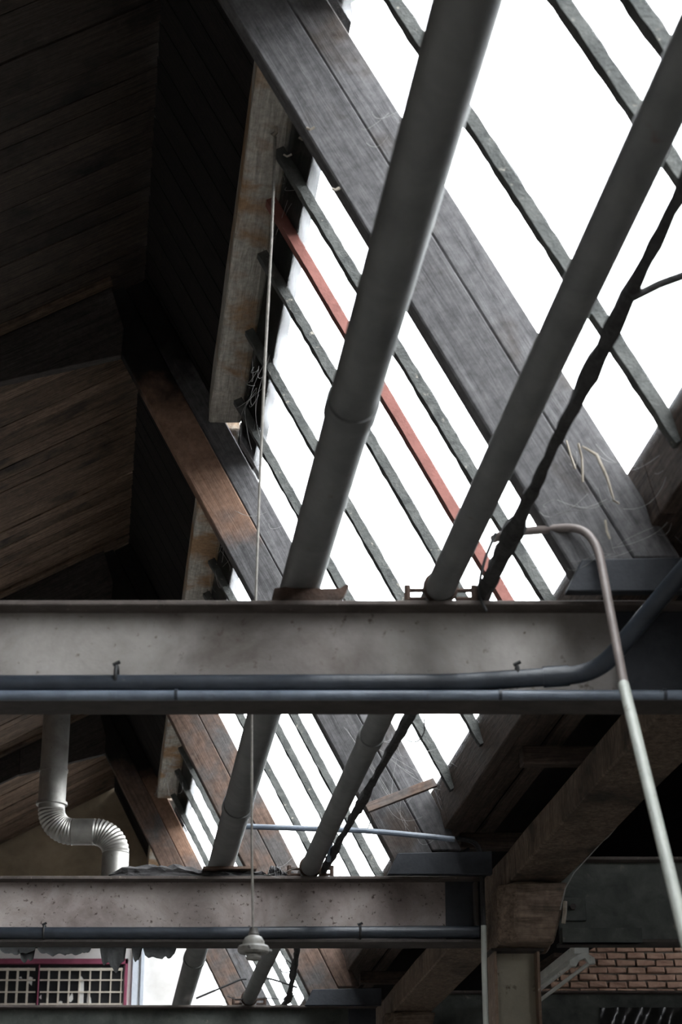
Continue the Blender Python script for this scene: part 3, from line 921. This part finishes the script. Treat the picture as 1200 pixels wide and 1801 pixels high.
# broken remains of a pane
for q, poly in enumerate(([(137, 1765), (139, 1722), (143, 1717), (148, 1724), (147, 1766)], [(119, 1761), (128, 1744), (129, 1758), (125, 1763)], [(153, 1764), (155, 1742), (160, 1756), (161, 1765)],
                          [(48, 1726), (53, 1718), (58, 1720), (56, 1734)], [(33, 1720), (38, 1718), (39, 1722)], [(102, 1765), (106, 1761), (110, 1762), (110, 1766)], [(69, 1755), (73, 1750), (73, 1758)])):
    vs = [Vector((at(a, b_, Y1).x, Y1 - .022, at(a, b_, Y1).z)) for a, b_ in poly]
    n = len(vs)
    vs += [v + Vector((0, .006, 0)) for v in vs]
    mk('pane_shard', vs, [tuple(range(n)), tuple(range(n, 2 * n))] + [(i, (i + 1) % n, n + (i + 1) % n, n + i) for i in range(n)], M['white_wall'], wroot)
tag(wall_rect('trim_1', 229, 248, 1600, 1830, Y1 - .05, Y1, M['palejamb'], None), 'pale blue upright board beside the plum window', kind='structure')
tag(wall_rect('trim_2', 250, 253, 1600, 1830, Y1 - .06, Y1, M['palejamb'], None), 'narrow pale strip right of the plum window', kind='structure')

# brick wall of the aisle, seen below the right-hand roof
bed = wall_rect('mortar_bed', 960, 1480, 1600, 1830, Y1 - .03, Y1, M['mortar'], wall_far)
a = at(970, 1790, Y1); e = at(1470, 1645, Y1)
rb = random.Random(9)
bmats = [M['brick']]
zz, row = a.z, 0
while zz < e.z:
    xx = a.x - (.11 if row % 2 else 0)
    while xx < e.x:
        L_ = .205
        v = rb.randint(0, 3)
        key = ('brick', v)
        if key not in _cache:
            bm = bmesh.new()
            bmesh.ops.create_cube(bm, size=1)
            for q in bm.verts:
                q.co = Vector((q.co.x * L_, q.co.y * .05, q.co.z * .066)) + Vector((rb.uniform(-.012, .012), rb.uniform(-.008, .008), rb.uniform(-.01, .01)))
            bmesh.ops.bevel(bm, geom=bm.edges[:], offset=.008, segments=1, affect='EDGES')
            _cache[key] = mesh_from_bm(bm, 'brick')
        new('brick', _cache[key], Matrix.Translation((xx + L_ / 2, Y1 - .038 + rb.uniform(-.006, .004), zz + .035)), M['brick'], wall_far)
        xx += L_ + .016 + rb.uniform(-.004, .006)
    zz += .082; row += 1

# ---------------------------------------------------------------- aisle: strip light, plastic film, conduits
r = empty('strip_light', at(1035, 1682, 13), 'white twin-tube strip light behind the cream column', 'lamp')
nl, nr = at(1008, 1694, 13), at(1042, 1690, 13)
fd = Vector((-K, 1, 0)).normalized()
fd2 = Vector((-.13, 1, .0)).normalized()
for p in (nl, nr):
    tube('tube', [p, p + fd2 * 1.55], .013, M['enamel'], r, seg=12)
mid = (nl + nr) / 2 + Vector((0, 0, .05))
mk('end_piece', [nl + Vector((-.02, 0, -.015)), nl + Vector((.02, 0, -.02)), nl + Vector((.045, 0, .02)), nr + Vector((-.045, 0, .02)), nr + Vector((-.02, 0, -.02)), nr + Vector((.02, 0, -.015)), nr + Vector((.018, 0, .02)), nr + Vector((-.04, 0, .055)), nl + Vector((.04, 0, .055)), nl + Vector((-.018, 0, .02))] +
   [q + Vector((0, .05, 0)) for q in [nl + Vector((-.02, 0, -.015)), nl + Vector((.02, 0, -.02)), nl + Vector((.045, 0, .02)), nr + Vector((-.045, 0, .02)), nr + Vector((-.02, 0, -.02)), nr + Vector((.02, 0, -.015)), nr + Vector((.018, 0, .02)), nr + Vector((-.04, 0, .055)), nl + Vector((.04, 0, .055)), nl + Vector((-.018, 0, .02))]],
   [(0, 1, 2, 9), (2, 8, 9), (2, 3, 7, 8), (3, 6, 7), (3, 4, 5, 6), (10, 11, 12, 19), (12, 18, 19), (12, 13, 17, 18), (13, 16, 17), (13, 14, 15, 16)] + [(i, (i + 1) % 10, 10 + (i + 1) % 10, 10 + i) for i in range(10)], M['enamel'], r)
stick('housing', mid + Vector((0, .02, .035)), mid + Vector((0, .02, .035)) + fd2 * 1.55, (0, 0, 1), .1, .06, M['enamel'], r, bevel=.004)
tag(stick('aisle_plank', at(990, 1680, 13.6), at(870, 1760, 15.3), (0, 0, 1), .12, .03, M['gutter_board']), 'grey plank left of the strip light', 'plank')

n_ = 24
V, Fs = [], []
rs = random.Random(21)
for j in range(9):
    for i in range(n_ + 1):
        p = at(1056 + 170 * i / n_, 1772 + 9 * j, YB(3) + .03)
        V.append(p + Vector((rs.uniform(-.004, .004), .018 * math.sin(i * 1.1 + j * .5) + rs.uniform(-.012, .012), 0)))
m_ = len(V)
V += [v + Vector((0, .003, 0)) for v in V]
for j in range(8):
    for i in range(n_):
        q = (j * (n_ + 1) + i, j * (n_ + 1) + i + 1, (j + 1) * (n_ + 1) + i + 1, (j + 1) * (n_ + 1) + i)
        Fs += [q, tuple(x + m_ for x in q)]
film = tag(smooth_angle(mk('plastic_film', V, Fs, M['tar']), 1.2), 'crumpled shiny black film on the beam below the bricks', 'film')

tag(tube('conduit', [at(851, 1628, y2 - .12), at(852, 1700, y2 - .12), W(2.105, y2 - .12, -1.59)], .0155, M['pvc'], seg=14), 'pale plastic conduit standing left of the cream column', 'conduit')
tag(tube('supply_cable', arc_path([at(851, 1632, y2 - .12), at(848, 1540, y2 - .1), at(846, 1500, y2 - .1), at(836, 1480, y2 - .12), at(805, 1474, y2 - .2)], .08), .014, M['cable_black'], seg=8), 'black cable dropping from the gutter into the plastic conduit', 'cable')
tag(tube('gutter_cable', arc_path([at(700, 1534, y2 - .05), at(740, 1524, y2 - .06), at(790, 1515, y2 - .06), at(826, 1492, y2 - .08)], .1), .009, M['cable_black'], seg=8), 'black cable draped over the gutter block on the second beam', 'cable')
tag(tube('web_strand', [at(1196, 1326, 9.0), at(1128, 1402, 9.5), at(1070, 1472, 9.9), at(1062, 1478, 9.95), at(1010, 1535, 10.4), at(995, 1562, 10.55), at(986, 1600, 10.7)], .004, M['web'], seg=4), 'pale thread of cobweb along the lower edge of the gutter beam', 'cobweb')
tag(tube('paper_scrap', [W(2.52, y2 - .268, 2.3), W(2.515, y2 - .27, 2.24), W(2.505, y2 - .268, 2.18)], .012, M['debris'], seg=5), 'white scrap stuck beside the timber pad on the column', 'scrap')

# wires and rods on the third beam
y3 = YB(3)
for pts, lab in (([(345, 1756), (390, 1737), (425, 1722), (434, 1722)], 'bent rod reaching left from the slim pipe at the third beam'),
                 ([(458, 1722), (470, 1720), (495, 1727), (523, 1737)], 'bent rod reaching right from the slim pipe at the third beam'),
                 ([(497, 1690), (492, 1705), (500, 1712), (512, 1708), (514, 1696), (504, 1688)], 'small wire coil hanging before the skylight at the third beam'),
                 ([(400, 1752), (415, 1758), (470, 1755), (500, 1758), (520, 1750)], 'loose wire lying along the top of the third beam')):
    tag(tube('bent_wire', arc_path([at(a_, b_, y3 - .03) for a_, b_ in pts], .04), .008 if 'rod' in lab else .004, M['cable_black'], seg=6), lab, 'wire')

# ---------------------------------------------------------------- cobwebs and dust, strand by strand
rw = random.Random(33)
def web(anchors, n, label, sag=.04, r=.0016):
    """strands slung between anchor points ((px, py), depth)"""
    pts = [at(px, py, yy_) for (px, py, yy_) in anchors]
    L = []
    for _ in range(int(n * .6)):
        a, b = rw.sample(pts, 2)
        a = a + Vector((rw.uniform(-.05, .05), rw.uniform(-.03, .03), rw.uniform(-.05, .05)))
        b = b + Vector((rw.uniform(-.05, .05), rw.uniform(-.03, .03), rw.uniform(-.05, .05)))
        b = a.lerp(b, rw.uniform(.35, 1))
        mdl = (a + b) / 2 + Vector((rw.uniform(-.06, .06), rw.uniform(-.03, .03), -rw.uniform(0, sag * 2.5)))
        L.append(bez(a, mdl, b, 7))
    o = tubes('cobweb', L, r * .6, M['web'], seg=3)
    return tag(o, label, 'cobweb', 'cobwebs')

web([(1010, 830, 6.42), (1030, 790, 6.42), (1075, 880, 6.4), (1085, 930, 6.4), (1000, 870, 6.42), (960, 880, 6.42), (1130, 830, 6.3), (1190, 790, 6.25)], 26, 'pale cobweb between the grey rafter foot and the gutter at the right', .05, .0014)
web([(1010, 1000, 6.5), (1090, 950, 6.45), (1150, 930, 6.4), (1060, 960, 6.45), (1190, 940, 6.4)], 18, 'cobweb over the dark gutter block on the nearest beam', .03, .0012)
web([(620, 1290, 10.8), (700, 1300, 10.8), (740, 1360, 10.8), (690, 1420, 10.8), (720, 1450, 10.75), (770, 1400, 10.75), (780, 1460, 10.7), (740, 1495, 10.7)], 34, 'wispy cobweb across the foot of the second truss', .05, .0014)
web([(735, 1290, 10.3), (775, 1320, 10.3), (800, 1345, 10.3), (750, 1310, 10.3)], 12, 'cobweb on the last glazing bar before the second truss', .03, .0014)
web([(490, 320, 8.2), (505, 270, 8.0), (520, 300, 8.0), (500, 380, 8.4), (480, 400, 8.4), (520, 250, 7.8), (535, 330, 8.0)], 20, 'dusty web at the skylight head next to the pendant cable', .04, .0014)
web([(440, 640, 9.6), (455, 690, 9.9), (430, 660, 9.8), (420, 720, 10.3), (440, 730, 10.4), (470, 640, 9.5), (450, 780, 10.5)], 24, 'dusty web at the skylight head above the second truss', .04, .0015)
web([(380, 940, 12.3), (395, 980, 12.6), (370, 1000, 13), (400, 1000, 12.8), (385, 1040, 13.2)], 16, 'web behind the second truss above the nearest beam', .04, .0016)
web([(300, 1345, 17.3), (285, 1370, 17.6), (312, 1380, 17.8), (280, 1395, 18.2), (300, 1400, 18.4), (310, 1330, 17)], 22, 'golden web below the purlin beside the farthest truss', .05, .002)
web([(440, 905, 10.85), (475, 905, 10.85), (505, 912, 10.85), (415, 890, 10.85), (455, 925, 10.85)], 8, 'web strands on the boards of the second truss', .02, .0015)
web([(605, 240, 6.45), (650, 250, 6.45), (700, 240, 6.45), (640, 210, 6.45), (690, 200, 6.45)], 8, 'web threads on the large grey rafter beside the thick pipe', .03, .0014)
web([(470, 1530, 11.0), (510, 1518, 11.0), (545, 1525, 11.0), (490, 1536, 11.0)], 8, 'web beside the slim pipe on the second beam', .02, .0015)
web([(560, 1440, 12.8), (600, 1470, 12.8), (640, 1500, 12.6), (670, 1480, 11.2), (655, 1515, 12.4)], 12, 'web between the skylight bars behind the second beam', .04, .0015)

# pale crusts on the rafter foot at the right
for pts, lab in (([(996, 775), (1003, 800), (1012, 825)], 'pale curled crust on the foot of the grey rafter, left of two'), ([(1018, 780), (1024, 805), (1025, 848)], 'pale upright crust on the foot of the grey rafter'),
                 ([(1024, 785), (1050, 800), (1068, 840), (1080, 880), (1090, 886)], 'long pale crust trailing down to the gutter'), ([(1064, 915), (1068, 935), (1073, 948)], 'small bluish crust above the gutter block')):
    tag(tube('dust_crust', [at(a_, b_, 6.5) for a_, b_ in pts], .006, M['debris'], seg=6, rfun=lambda i, n: [rw.uniform(.002, .0065) for _ in range(6)]), lab, 'crust')
for i, (px, py, yy_) in enumerate(((545, 228, 6.5), (532, 245, 7.6), (505, 275, 7.8), (590, 335, 6.52))):
    tag(tube('dust_crust', [at(px - 6, py - 3, yy_), at(px, py, yy_), at(px + 8, py - 4, yy_)], .006, M['debris'], seg=5, rfun=lambda i, n: [rw.uniform(.003, .008) for _ in range(5)]),
        ('pale splinter on the edge of the large grey rafter', 'pale crumb below the large grey rafter', 'pale crumb on the skylight head rail', 'pale crumb at the lower edge of the large grey rafter')[i], 'crust')
